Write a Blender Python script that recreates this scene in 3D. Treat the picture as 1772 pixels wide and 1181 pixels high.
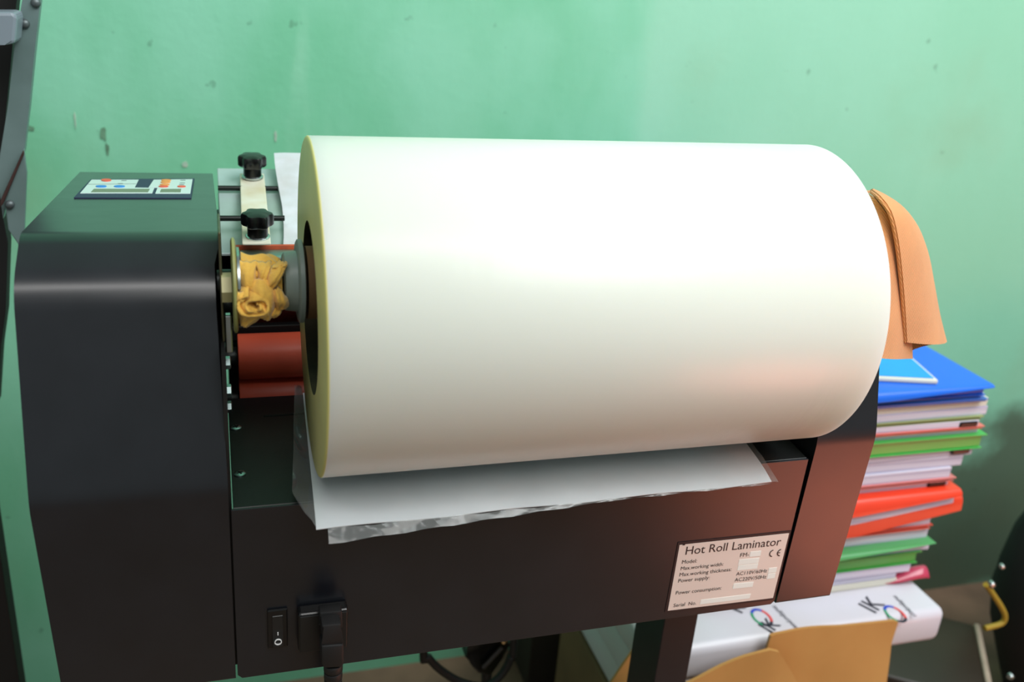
import bpy, bmesh, math, random
from mathutils import Vector, Matrix, noise

# ------------------------------------------------------------------ clear
for o in list(bpy.data.objects):
    bpy.data.objects.remove(o, do_unlink=True)
scene = bpy.context.scene
COL = scene.collection
R = math.radians
random.seed(7)

# ------------------------------------------------------------------ camera
W, H, F = 1772.0, 1181.0, 1628.3
CAM = Vector((-0.0005, -0.5501, 0.4846))
YAW, PITCH, ROLL = 0.3227, 0.3832, 0.0828
fwd = Vector((math.sin(YAW) * math.cos(PITCH), math.cos(YAW) * math.cos(PITCH), -math.sin(PITCH)))
rt0 = Vector((math.cos(YAW), -math.sin(YAW), 0))
up0 = rt0.cross(fwd)
rt = math.cos(ROLL) * rt0 + math.sin(ROLL) * up0
up = -math.sin(ROLL) * rt0 + math.cos(ROLL) * up0
cd = bpy.data.cameras.new('camera')
cd.sensor_fit = 'HORIZONTAL'
cd.sensor_width = 36.0
cd.lens = F / W * 36.0
cd.clip_start = 0.02
cd.dof.use_dof = True
cd.dof.focus_distance = 0.70
cd.dof.aperture_fstop = 6.3
cam = bpy.data.objects.new('camera', cd)
COL.objects.link(cam)
m = Matrix.Identity(4)
for i in range(3):
    m[i][0] = rt[i]; m[i][1] = up[i]; m[i][2] = -fwd[i]; m[i][3] = CAM[i]
cam.matrix_world = m
scene.camera = cam

# ------------------------------------------------------------------ light
def srgb(c):
    return tuple(((v / 255) / 12.92 if v / 255 <= .04045 else ((v / 255 + .055) / 1.055) ** 2.4) for v in c)

world = bpy.data.worlds.new('room_light')
scene.world = world
world.use_nodes = True
bg = world.node_tree.nodes['Background']
bg.inputs[0].default_value = (0.86, 0.96, 0.95, 1)
bg.inputs[1].default_value = 0.30

def area(name, loc, target, size, sizey, watts, color):
    l = bpy.data.lights.new(name, 'AREA')
    l.shape = 'RECTANGLE'; l.size = size; l.size_y = sizey
    l.energy = watts; l.color = color
    o = bpy.data.objects.new(name, l); COL.objects.link(o)
    o.location = loc
    o.rotation_euler = (Vector(target) - Vector(loc)).to_track_quat('-Z', 'Y').to_euler()
    return o
# daylight through a large window high on the right, a ceiling tube lamp, and a sunbeam on the red-brown floor by the door
area('window_daylight', (1.45, -0.55, 2.30), (0.50, 0.25, 0.2), 2.0, 1.5, 66, (0.94, 1.0, 1.0))
area('front_fill_light', (0.85, -1.9, 2.30), (0.35, 0.1, 0.15), 1.7, 1.2, 36, (1.0, 0.99, 0.96))  # added fill lamp out in front, lifts the lower half of the roll
area('ceiling_tube_lamp', (-0.40, -0.85, 1.75), (-0.2, 0.1, 0.2), 0.9, 0.22, 5.5, (1.0, 0.98, 0.96))
sp = bpy.data.lights.new('door_sunbeam', 'SPOT')
sp.energy = 6800; sp.color = (1.0, 0.38, 0.31); sp.spot_size = R(25); sp.spot_blend = 0.35; sp.shadow_soft_size = .03
spo = bpy.data.objects.new('door_sunbeam', sp); COL.objects.link(spo); spo.location = (2.7, -1.5, 1.7)
spo.rotation_euler = (Vector((1.66, -1.02, -0.68)) - Vector(spo.location)).to_track_quat('-Z', 'Y').to_euler()
scene.view_settings.view_transform = 'Standard'
scene.view_settings.look = 'None'
scene.view_settings.gamma = 1.0
scene.view_settings.use_curve_mapping = False
scene.view_settings.exposure = 0.0

# ------------------------------------------------------------------ pixel -> point
def ray(x, y):
    return fwd + (x - W / 2) / F * rt - (y - H / 2) / F * up
def onx(x, y, v):
    d = ray(x, y); return CAM + d * ((v - CAM.x) / d.x)
def ony(x, y, v):
    d = ray(x, y); return CAM + d * ((v - CAM.y) / d.y)
def onz(x, y, v):
    d = ray(x, y); return CAM + d * ((v - CAM.z) / d.z)
def onp(x, y, p, n):
    d = ray(x, y); return CAM + d * ((Vector(p) - CAM).dot(n) / d.dot(n))

# ------------------------------------------------------------------ materials
MATS = {}
def mat(name, col, rough=.5, metal=0.0, spec=.5, var=0.0, vscale=8.0, bump=0.0, bscale=60.0, coat=0.0,
        coat_rough=.1, sss=0.0, col2=None, stretch=(1, 1, 1), sheen=0.0, rvar=0.0, detail=4.0):
    if name in MATS: return MATS[name]
    mt = bpy.data.materials.new(name); mt.use_nodes = True
    nt = mt.node_tree; b = nt.nodes['Principled BSDF']
    c = srgb(col)
    b.inputs['Roughness'].default_value = rough
    b.inputs['Metallic'].default_value = metal
    b.inputs['Specular IOR Level'].default_value = spec
    b.inputs['Coat Weight'].default_value = coat
    b.inputs['Coat Roughness'].default_value = coat_rough
    if sheen: b.inputs['Sheen Weight'].default_value = sheen
    if sss:
        b.inputs['Subsurface Weight'].default_value = sss
        b.inputs['Subsurface Radius'].default_value = (.02, .02, .012)
        b.inputs['Subsurface Scale'].default_value = .3
    tc = nt.nodes.new('ShaderNodeTexCoord')
    mp = nt.nodes.new('ShaderNodeMapping'); mp.inputs['Scale'].default_value = stretch
    nt.links.new(tc.outputs['Object'], mp.inputs['Vector'])
    n = nt.nodes.new('ShaderNodeTexNoise'); n.inputs['Scale'].default_value = vscale; n.inputs['Detail'].default_value = detail
    nt.links.new(mp.outputs[0], n.inputs['Vector'])
    ramp = nt.nodes.new('ShaderNodeValToRGB')
    ramp.color_ramp.elements[0].position = .3; ramp.color_ramp.elements[1].position = .7
    c2 = srgb(col2) if col2 else tuple(v * (1 - var) for v in c)
    ramp.color_ramp.elements[0].color = (*c2, 1)
    ramp.color_ramp.elements[1].color = (*c, 1)
    nt.links.new(n.outputs[0], ramp.inputs[0])
    nt.links.new(ramp.outputs[0], b.inputs['Base Color'])
    if rvar:
        mr = nt.nodes.new('ShaderNodeMapRange')
        mr.inputs['To Min'].default_value = max(0, rough - rvar); mr.inputs['To Max'].default_value = rough + rvar
        nt.links.new(n.outputs[0], mr.inputs[0]); nt.links.new(mr.outputs[0], b.inputs['Roughness'])
    if bump:
        n2 = nt.nodes.new('ShaderNodeTexNoise'); n2.inputs['Scale'].default_value = bscale; n2.inputs['Detail'].default_value = 3
        nt.links.new(mp.outputs[0], n2.inputs['Vector'])
        bp = nt.nodes.new('ShaderNodeBump'); bp.inputs['Strength'].default_value = bump; bp.inputs['Distance'].default_value = .002
        nt.links.new(n2.outputs[0], bp.inputs['Height']); nt.links.new(bp.outputs[0], b.inputs['Normal'])
        if coat: nt.links.new(bp.outputs[0], b.inputs['Coat Normal'])
    MATS[name] = mt
    return mt

def wall_material():
    mt = bpy.data.materials.new('green_wall_paint'); mt.use_nodes = True
    nt = mt.node_tree; b = nt.nodes['Principled BSDF']; L = nt.links.new; N = nt.nodes.new
    b.inputs['Roughness'].default_value = .42
    tc = N('ShaderNodeTexCoord')
    def noisef(scale, det, st=(1, 1, 1)):
        mp = N('ShaderNodeMapping'); mp.inputs['Scale'].default_value = st; L(tc.outputs['Object'], mp.inputs[0])
        n = N('ShaderNodeTexNoise'); n.inputs['Scale'].default_value = scale; n.inputs['Detail'].default_value = det
        L(mp.outputs[0], n.inputs['Vector']); return n.outputs[0]
    def mixc(fac, a, c2):
        mx = N('ShaderNodeMix'); mx.data_type = 'RGBA'
        if hasattr(fac, 'is_linked'): L(fac, mx.inputs[0])
        else: mx.inputs[0].default_value = fac
        for k, v in ((6, a), (7, c2)):
            if hasattr(v, 'is_linked'): L(v, mx.inputs[k])
            else: mx.inputs[k].default_value = (*srgb(v), 1)
        return mx.outputs[2]
    def rng(v, a, c2, lo=0., hi=1.):
        mr = N('ShaderNodeMapRange'); L(v, mr.inputs[0])
        mr.inputs[1].default_value = a; mr.inputs[2].default_value = c2; mr.inputs[3].default_value = lo; mr.inputs[4].default_value = hi
        mr.interpolation_type = 'SMOOTHSTEP'; return mr.outputs[0]
    base = mixc(rng(noisef(5, 5, (1, 1, .6)), .35, .7), (120, 202, 160), (144, 217, 184))
    # paler colour to the right of a soft vertical step
    sx = N('ShaderNodeSeparateXYZ'); L(tc.outputs['Object'], sx.inputs[0])
    base = mixc(rng(sx.outputs[0], .585, .62, 0, .7), base, (160, 221, 192))
    base = mixc(rng(noisef(3.2, 3, (1, 1, 1)), .56, .78, 0, .35), base, (150, 180, 140))
    base = mixc(rng(noisef(14, 6, (1, 1, .25)), .60, .8, 0, .5), base, (158, 222, 190))
    base = mixc(rng(noisef(38, 3), .70, .76, 0, .35), base, (70, 110, 85))
    # brown grime rubbed on the paint low down by the corner at the right
    def gauss(cx, cz, rx, rz):
        a = N('ShaderNodeMath'); a.operation = 'SUBTRACT'; L(sx.outputs[0], a.inputs[0]); a.inputs[1].default_value = cx
        a2_ = N('ShaderNodeMath'); a2_.operation = 'DIVIDE'; L(a.outputs[0], a2_.inputs[0]); a2_.inputs[1].default_value = rx
        c = N('ShaderNodeMath'); c.operation = 'SUBTRACT'; L(sx.outputs[2], c.inputs[0]); c.inputs[1].default_value = cz
        c2_ = N('ShaderNodeMath'); c2_.operation = 'DIVIDE'; L(c.outputs[0], c2_.inputs[0]); c2_.inputs[1].default_value = rz
        h = N('ShaderNodeMath'); h.operation = 'POWER'; L(a2_.outputs[0], h.inputs[0]); h.inputs[1].default_value = 2
        h2 = N('ShaderNodeMath'); h2.operation = 'POWER'; L(c2_.outputs[0], h2.inputs[0]); h2.inputs[1].default_value = 2
        sm = N('ShaderNodeMath'); sm.operation = 'ADD'; L(h.outputs[0], sm.inputs[0]); L(h2.outputs[0], sm.inputs[1])
        return rng(sm.outputs[0], 0, 1, 1, 0)
    g = gauss(1.50, -.50, .50, .34); nz = noisef(7, 5)
    mu = N('ShaderNodeMath'); mu.operation = 'MULTIPLY_ADD'; L(g, mu.inputs[0]); mu.inputs[1].default_value = .75; L(nz, mu.inputs[2])
    base = mixc(rng(mu.outputs[0], .72, 1.12, 0, .8), base, (70, 62, 46))
    L(base, b.inputs['Base Color'])
    a1 = noisef(22, 6, (1, 1, .3)); a2 = noisef(110, 3)
    ad = N('ShaderNodeMath'); ad.operation = 'MULTIPLY_ADD'; L(a2, ad.inputs[0]); ad.inputs[1].default_value = .3; L(a1, ad.inputs[2])
    bp = N('ShaderNodeBump'); bp.inputs['Strength'].default_value = .2; bp.inputs['Distance'].default_value = .006
    L(ad.outputs[0], bp.inputs['Height']); L(bp.outputs[0], b.inputs['Normal'])
    return mt

def film_material(name, whiten=.10):
    mt = bpy.data.materials.new(name); mt.use_nodes = True
    nt = mt.node_tree; nt.nodes.clear(); N = nt.nodes.new; L = nt.links.new
    out = N('ShaderNodeOutputMaterial'); tr = N('ShaderNodeBsdfTransparent'); gl = N('ShaderNodeBsdfGlossy'); df = N('ShaderNodeBsdfDiffuse')
    tr.inputs[0].default_value = (.9, .93, .92, 1); gl.inputs['Roughness'].default_value = .12; df.inputs[0].default_value = (.75, .8, .8, 1)
    fr = N('ShaderNodeFresnel'); fr.inputs[0].default_value = 1.5
    tc = N('ShaderNodeTexCoord'); n = N('ShaderNodeTexNoise'); n.inputs['Scale'].default_value = 45; L(tc.outputs['Object'], n.inputs['Vector'])
    bp = N('ShaderNodeBump'); bp.inputs['Strength'].default_value = .6; bp.inputs['Distance'].default_value = .003
    L(n.outputs[0], bp.inputs['Height']); L(bp.outputs[0], gl.inputs['Normal']); L(bp.outputs[0], fr.inputs['Normal'])
    m1 = N('ShaderNodeMixShader'); m1.inputs[0].default_value = whiten; L(tr.outputs[0], m1.inputs[1]); L(df.outputs[0], m1.inputs[2])
    m2 = N('ShaderNodeMixShader'); 
    mu = N('ShaderNodeMath'); mu.operation = 'MULTIPLY'; mu.inputs[1].default_value = .9; mu.use_clamp = True; L(fr.outputs[0], mu.inputs[0])
    L(mu.outputs[0], m2.inputs[0]); L(m1.outputs[0], m2.inputs[1]); L(gl.outputs[0], m2.inputs[2]); L(m2.outputs[0], out.inputs[0])
    return mt

def page_material(name, col, dark):
    """paper edges: thin horizontal layers"""
    if name in MATS: return MATS[name]
    mt = bpy.data.materials.new(name); mt.use_nodes = True
    nt = mt.node_tree; b = nt.nodes['Principled BSDF']; N = nt.nodes.new; L = nt.links.new
    b.inputs['Roughness'].default_value = .7
    tc = N('ShaderNodeTexCoord'); mp = N('ShaderNodeMapping'); mp.inputs['Scale'].default_value = (.6, .6, 160)
    L(tc.outputs['Object'], mp.inputs[0]); n = N('ShaderNodeTexNoise'); n.inputs['Scale'].default_value = 4; n.inputs['Detail'].default_value = 2
    L(mp.outputs[0], n.inputs['Vector']); rp = N('ShaderNodeValToRGB')
    rp.color_ramp.elements[0].position = .35; rp.color_ramp.elements[0].color = (*srgb(dark), 1)
    rp.color_ramp.elements[1].position = .55; rp.color_ramp.elements[1].color = (*srgb(col), 1)
    L(n.outputs[0], rp.inputs[0]); L(rp.outputs[0], b.inputs['Base Color'])
    MATS[name] = mt; return mt

M_BLACK = mat('black_powder_coat', (19, 22, 28), .32, spec=.4, var=.25, vscale=30, rvar=.05, coat=.6, coat_rough=.26)
M_BLACK2 = mat('black_plate_paint', (18, 19, 20), .45, var=.3, vscale=20, bump=.05, bscale=500)
M_PLASTIC = mat('black_plastic', (14, 14, 15), .28, var=.2, vscale=40)
M_RUBBER = mat('black_rubber', (18, 18, 18), .5, var=.3, vscale=40)
M_STEEL = mat('bright_steel', (190, 200, 200), .25, metal=1, var=.2, vscale=30)
M_ZINC = mat('zinc_plate', (170, 190, 190), .32, metal=1, var=.15, vscale=15)
M_ROD = mat('dark_rod_steel', (38, 42, 40), .35, metal=.6, var=.2)
M_REDRUB = mat('red_silicone_rubber', (206, 84, 58), .42, var=.15, vscale=25, bump=.05, bscale=300)
M_GREYPL = mat('grey_plastic_chuck', (128, 142, 136), .4, var=.12, vscale=40)
M_OLIVE = mat('olive_plastic_washer', (150, 152, 92), .45, var=.15, vscale=40)
M_CREAM = mat('cream_nut_plastic', (188, 180, 132), .45, var=.15, vscale=60)
M_BARW = mat('white_painted_bar', (214, 214, 200), .35, col2=(196, 184, 150), vscale=30)
M_NAVY = mat('navy_overlay_film', (34, 46, 74), .6, var=.1)
M_PANELW = mat('white_overlay_film', (205, 222, 220), .3, var=.06)
M_LCD = mat('lcd_glass', (112, 128, 104), .5, var=.1)
M_BTNR = mat('red_button', (226, 72, 46), .35, var=.08)
M_BTNB = mat('blue_button', (40, 128, 214), .35, var=.08)
M_BTNO = mat('orange_button', (232, 146, 62), .35, var=.08)
M_INK = mat('black_ink', (34, 24, 26), .5, var=.1)
M_WHITEINK = mat('white_ink', (225, 225, 225), .5, var=.05)
M_LABEL = mat('silver_label_foil', (226, 208, 198), .42, var=.05, vscale=20)
M_LABELW = mat('white_label_patch', (236, 236, 230), .5, var=.04)

# ------------------------------------------------------------------ mesh helpers
def obj(name, bm, mt, parent=None, smooth=False, kind=None):
    me = bpy.data.meshes.new(name)
    bmesh.ops.recalc_face_normals(bm, faces=bm.faces[:])
    bm.to_mesh(me); bm.free()
    o = bpy.data.objects.new(name, me); COL.objects.link(o)
    if isinstance(mt, (list, tuple)):
        for k in mt: me.materials.append(k)
    else: me.materials.append(mt)
    if smooth:
        for p in me.polygons: p.use_smooth = True
        if smooth != 'all':
            me.set_sharp_from_angle(angle=R(40))
    if parent is not None:
        o.parent = parent
        off = parent.location if parent.parent is None else parent.location + parent.parent.location
        me.transform(Matrix.Translation(-off))
    if kind: o['kind'] = kind
    return o

def centre(o):
    """put a top-level mesh's origin at the middle of its base"""
    vs = o.data.vertices
    lo = Vector([min(v.co[i] for v in vs) for i in range(3)]); hi = Vector([max(v.co[i] for v in vs) for i in range(3)])
    c = Vector(((lo.x + hi.x) / 2, (lo.y + hi.y) / 2, lo.z))
    o.data.transform(Matrix.Translation(-c)); o.location = c
    return o

def tag(o, label, cat, group=None, kind=None):
    o['label'] = label; o['category'] = cat
    if group: o['group'] = group
    if kind: o['kind'] = kind
    return o

def thing(name, label, cat, loc, group=None):
    o = bpy.data.objects.new(name, None); COL.objects.link(o)
    o.empty_display_size = .02
    o.location = loc
    return tag(o, label, cat, group)

def hexa(bm, pts, bevel=0.0, seg=2, mi=0):
    """pts: 4 bottom ring + 4 top ring"""
    v = [bm.verts.new(p) for p in pts]
    fs = [(0, 1, 2, 3), (4, 5, 6, 7), (0, 1, 5, 4), (1, 2, 6, 5), (2, 3, 7, 6), (3, 0, 4, 7)]
    F_ = [bm.faces.new([v[i] for i in f]) for f in fs]
    for f in F_: f.material_index = mi
    if bevel:
        es = list({e for f in F_ for e in f.edges})
        bmesh.ops.bevel(bm, geom=es, offset=bevel, segments=seg, affect='EDGES', profile=.5)

def box(bm, x0, x1, y0, y1, z0, z1, bevel=0.0, seg=2, mi=0, rz=0.0, c=None):
    pts = [(x0, y0, z0), (x1, y0, z0), (x1, y1, z0), (x0, y1, z0), (x0, y0, z1), (x1, y0, z1), (x1, y1, z1), (x0, y1, z1)]
    if rz:
        c = Vector(c or ((x0 + x1) / 2, (y0 + y1) / 2, 0)); M = Matrix.Rotation(rz, 4, 'Z')
        pts = [M @ (Vector(p) - c) + c for p in pts]
    hexa(bm, pts, bevel, seg, mi)

def frame_of(axis):
    a = Vector(axis).normalized()
    u = a.cross(Vector((0, 0, 1)))
    if u.length < .1: u = a.cross(Vector((0, 1, 0)))
    u.normalize(); return a, u, u.cross(a)

def lathe(bm, o, axis, prof, seg=48, mi=0, mfun=None, closed=False):
    """prof: list of (t along axis, radius)"""
    a, u, v = frame_of(axis); o = Vector(o); rings = []
    for t, r in prof:
        if r < 1e-6: rings.append([bm.verts.new(o + a * t)])
        else: rings.append([bm.verts.new(o + a * t + (u * math.cos(2 * math.pi * k / seg) + v * math.sin(2 * math.pi * k / seg)) * r) for k in range(seg)])
    n = len(rings)
    for i in range(n if closed else n - 1):
        A, B = rings[i], rings[(i + 1) % n]
        for k in range(seg):
            k2 = (k + 1) % seg
            if len(A) == 1 and len(B) == 1: continue
            if len(A) == 1: f = bm.faces.new((A[0], B[k], B[k2]))
            elif len(B) == 1: f = bm.faces.new((A[k], A[k2], B[0]))
            else: f = bm.faces.new((A[k], A[k2], B[k2], B[k]))
            f.material_index = mfun(i) if mfun else mi

def cyl(bm, p, q, r, seg=24, bev=0.0, mi=0):
    p = Vector(p); q = Vector(q); L = (q - p).length
    if bev: prof = [(0, 0), (0, r - bev), (bev * .3, r - bev * .3), (bev, r), (L - bev, r), (L - bev * .3, r - bev * .3), (L, r - bev), (L, 0)]
    else: prof = [(0, 0), (0, r), (L, r), (L, 0)]
    lathe(bm, p, q - p, prof, seg, mi)

def smooth_path(pts, n=8):
    P = [Vector(p) for p in pts]; out = []
    for i in range(len(P) - 1):
        p0, p1, p2, p3 = P[max(i - 1, 0)], P[i], P[i + 1], P[min(i + 2, len(P) - 1)]
        for k in range(n):
            t = k / n
            out.append(.5 * ((2 * p1) + (p2 - p0) * t + (2 * p0 - 5 * p1 + 4 * p2 - p3) * t * t + (3 * p1 - p0 - 3 * p2 + p3) * t ** 3))
    out.append(P[-1]); return out

def resample(P, n):
    d = [0]
    for a, b in zip(P, P[1:]): d.append(d[-1] + (b - a).length)
    out = []
    for k in range(n):
        s = d[-1] * k / (n - 1); i = 0
        while i < len(d) - 2 and d[i + 1] < s: i += 1
        t = (s - d[i]) / max(1e-9, d[i + 1] - d[i]); out.append(P[i].lerp(P[i + 1], min(1, t)))
    return out

def tube(bm, pts, r, seg=12, rad=None, mi=0):
    P = [Vector(p) for p in pts]; rings = []
    T = [(P[min(i + 1, len(P) - 1)] - P[max(i - 1, 0)]).normalized() for i in range(len(P))]
    a, u, v = frame_of(T[0])
    for i, p in enumerate(P):
        u = (u - T[i] * u.dot(T[i])).normalized(); v = T[i].cross(u)
        rr = rad(i / (len(P) - 1)) if rad else r
        rings.append([bm.verts.new(p + (u * math.cos(2 * math.pi * k / seg) + v * math.sin(2 * math.pi * k / seg)) * rr) for k in range(seg)])
    for A, B in zip(rings, rings[1:]):
        for k in range(seg): bm.faces.new((A[k], A[(k + 1) % seg], B[(k + 1) % seg], B[k])).material_index = mi
    bm.faces.new(rings[0]).material_index = mi; bm.faces.new(rings[-1]).material_index = mi

def sheet(bm, grid, th=0.0, mi=0):
    """grid[i][j] points; th: thickness by vertex normals"""
    V = [[bm.verts.new(p) for p in row] for row in grid]
    fs = []
    for i in range(len(V) - 1):
        for j in range(len(V[0]) - 1):
            f = bm.faces.new((V[i][j], V[i][j + 1], V[i + 1][j + 1], V[i + 1][j])); f.material_index = mi; fs.append(f)
    if th:
        bm.normal_update()
        bmesh.ops.solidify(bm, geom=fs, thickness=th)

def thick(bm, grid, d):
    """sheet with a second skin shifted by d"""
    d = Vector(d); n, m_ = len(grid), len(grid[0])
    A = [[bm.verts.new(p) for p in row] for row in grid]; B = [[bm.verts.new(Vector(p) + d) for p in row] for row in grid]
    for i in range(n - 1):
        for j in range(m_ - 1):
            bm.faces.new((A[i][j], A[i][j + 1], A[i + 1][j + 1], A[i + 1][j])); bm.faces.new((B[i][j], B[i + 1][j], B[i + 1][j + 1], B[i][j + 1]))
    rim = [(0, j) for j in range(m_)] + [(i, m_ - 1) for i in range(1, n)] + [(n - 1, j) for j in range(m_ - 2, -1, -1)] + [(i, 0) for i in range(n - 2, 0, -1)]
    for (a, b), (c, e_) in zip(rim, rim[1:] + rim[:1]): bm.faces.new((A[a][b], B[a][b], B[c][e_], A[c][e_]))

def prism(bm, poly, d, mi=0, bevel=0.0):
    """flat polygon (list of points) pushed by vector d"""
    d = Vector(d)
    A = [bm.verts.new(p) for p in poly]; B = [bm.verts.new(Vector(p) + d) for p in poly]
    n = len(poly); fs = [bm.faces.new(A), bm.faces.new(B)]
    for k in range(n): fs.append(bm.faces.new((A[k], A[(k + 1) % n], B[(k + 1) % n], B[k])))
    for f in fs: f.material_index = mi
    if bevel:
        bmesh.ops.bevel(bm, geom=list({e for f in fs for e in f.edges}), offset=bevel, segments=2, affect='EDGES', profile=.5)

def round_poly(pts, rad, seg=6):
    """2D polygon with rounded corners; returns list of (a, b, source index)"""
    out = []; n = len(pts)
    for i in range(n):
        p = Vector(pts[i]); a = Vector(pts[i - 1]); b = Vector(pts[(i + 1) % n]); r = rad[i]
        if r <= 0: out.append((p.x, p.y, i)); continue
        d1 = (a - p); d2 = (b - p); t = min(r, d1.length * .45, d2.length * .45)
        s = p + d1.normalized() * t; e = p + d2.normalized() * t
        for k in range(seg + 1):
            q = k / seg
            c = s * (1 - q) ** 2 + p * 2 * q * (1 - q) + e * q * q
            out.append((c.x, c.y, i))
    return out

def text_bm(s, p0, p1, upv, height=None, bold=0.0):
    """text laid from p0 (baseline start) to p1 (baseline end) on the plane of upv"""
    cu = bpy.data.curves.new('txt', 'FONT'); cu.body = s; cu.size = 1; cu.resolution_u = 3; cu.offset = bold
    to = bpy.data.objects.new('txt', cu); COL.objects.link(to)
    bpy.context.view_layer.update()
    me = bpy.data.meshes.new_from_object(to.evaluated_get(bpy.context.evaluated_depsgraph_get()))
    bpy.data.objects.remove(to); bpy.data.curves.remove(cu)
    xs = [v.co.x for v in me.vertices]; x0, x1 = min(xs), max(xs)
    ys = [v.co.y for v in me.vertices]; h = max(ys)
    p0 = Vector(p0); p1 = Vector(p1); u = (p1 - p0); sc = u.length / (x1 - x0); u.normalize()
    upv = Vector(upv).normalized(); sy = (height / h) if height else sc
    for v in me.vertices: v.co = p0 + u * ((v.co.x - x0) * sc) + upv * (v.co.y * sy)
    bm = bmesh.new(); bm.from_mesh(me); bpy.data.meshes.remove(me)
    return bm

# ================================================================== SETTING
FLOOR = -0.68
WALLY = 0.75
M_WALL = wall_material()
M_FLOOR = mat('dusty_cement_floor', (142, 114, 92), .7, col2=(84, 68, 54), vscale=6, bump=.4, bscale=40)
bm = bmesh.new(); box(bm, -1.6, 3.2, WALLY, WALLY + .12, FLOOR, 1.9)
wall = obj('wall_back', bm, M_WALL); wall['kind'] = 'structure'
bm = bmesh.new(); box(bm, -1.6, 3.2, -2.6, WALLY, FLOOR - .1, FLOOR)
floor = obj('floor', bm, M_FLOOR); floor['kind'] = 'structure'

# chips, nail hole and plaster crumbs in the paint
def blob_chip(px, py, rx, rz, mt, seed):
    c = ony(px, py, WALLY); random.seed(seed); bm = bmesh.new(); poly = []
    for k in range(12):
        a = 2 * math.pi * k / 12; q = random.uniform(.65, 1.15)
        poly.append((c.x + math.cos(a) * rx * q, WALLY + .0002, c.z + math.sin(a) * rz * q))
    prism(bm, poly, (0, -.0012, 0)); return obj('paint_chip', bm, mt, wall)
M_CHIPD = mat('dark_plaster_stain', (84, 120, 96), .8, col2=(116, 168, 136), vscale=90)
M_CHIPW = mat('bare_white_plaster', (196, 208, 192), .8, col2=(150, 190, 168), vscale=80)
blob_chip(179, 232, .004, .010, M_CHIPD, 1); blob_chip(186, 258, .002, .009, M_CHIPD, 2); blob_chip(52, 222, .006, .0035, M_CHIPD, 3)
blob_chip(321, 284, .004, .005, M_CHIPW, 4); blob_chip(477, 236, .002, .007, M_CHIPW, 5); blob_chip(130, 47 + 160, .001, .012, M_CHIPW, 6)

# ================================================================== LAMINATOR
TOPP = Vector((0, .073, .3052)); TOPQ = Vector((0, .3673, .2789))
TOPN = Vector((1, 0, 0)).cross(TOPQ - TOPP).normalized()
lam = thing('hot_roll_laminator', 'black metal hot roll laminator with keypad end box and white rating label', 'laminator', (.19, .18, 0))

def cover(bm, X0, X1):
    """end cover: profile in Y,Z with its left / right x given per profile corner"""
    prof = [(0, 0), (0, .157), (.0345, .2841), (.073, .3052), (.3673, .2789), (.3673, 0)]
    rr = [.002, .008, .016, .009, .006, .002]
    rp = round_poly(prof, rr, 8)
    A = [bm.verts.new((X0[i], y, z)) for y, z, i in rp]; B = [bm.verts.new((X1[i], y, z)) for y, z, i in rp]
    n = len(rp); bm.faces.new(A); bm.faces.new(B)
    for k in range(n): bm.faces.new((A[k], A[(k + 1) % n], B[(k + 1) % n], B[k]))

xl = lambda px, py, y: ony(px, py, y).x
bm = bmesh.new()
lx0 = [-.1115, xl(49, 869, 0), xl(22, 497, .0345), xl(34, 403, .073), xl(140, 299, .3673), -.1115]
lx1 = [xl(410, 1171, 0) - .0007, xl(396, 846, 0) - .0005, xl(369, 490, .0345) + .0012, xl(379, 405, .073), xl(368, 298, .3673), -.002]
cover(bm, lx0, lx1)
cl = obj('control_end_cover', bm, M_BLACK, lam, True)
bm = bmesh.new()
rx0 = [xl(1343, 1044, 0), xl(1416, 758, 0), xl(1416, 758, 0), xl(1416, 758, 0), xl(1416, 758, 0), xl(1343, 1044, 0)]
rx1 = [xl(1435.5, 1033, 0), xl(1516, 753, 0), .4955, .4955, .4955, xl(1435.5, 1033, 0)]
cover(bm, rx0, rx1)
obj('plain_end_cover', bm, M_BLACK, lam, True)
# front panel, with clipped lower corners
fx0, fx1b, fx1t = xl(411.5, 1171, 0), xl(1340, 1046, 0) - .0006, xl(1400, 793, 0)
HP = .139
bm = bmesh.new()
poly = [(fx0, .0, .003), (fx0 + .003, 0, 0), (fx1b - .003, 0, 0), (fx1b, 0, .003), (fx1t, 0, HP), (fx0, 0, HP)]
prism(bm, poly, (0, .002, 0), bevel=.0004)
obj('front_panel', bm, M_BLACK, lam)
bm = bmesh.new(); box(bm, .0042, .433, .004, .358, .004, .112)
obj('chassis', bm, M_BLACK2, lam)
bm = bmesh.new(); box(bm, -.0015, .0012, .008, .358, .006, .246); obj('inner_side_plate', bm, M_BLACK2, lam)
bm = bmesh.new(); box(bm, .0013, .434, .350, .358, .1125, .262); obj('rear_panel', bm, M_BLACK2, lam)
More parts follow.
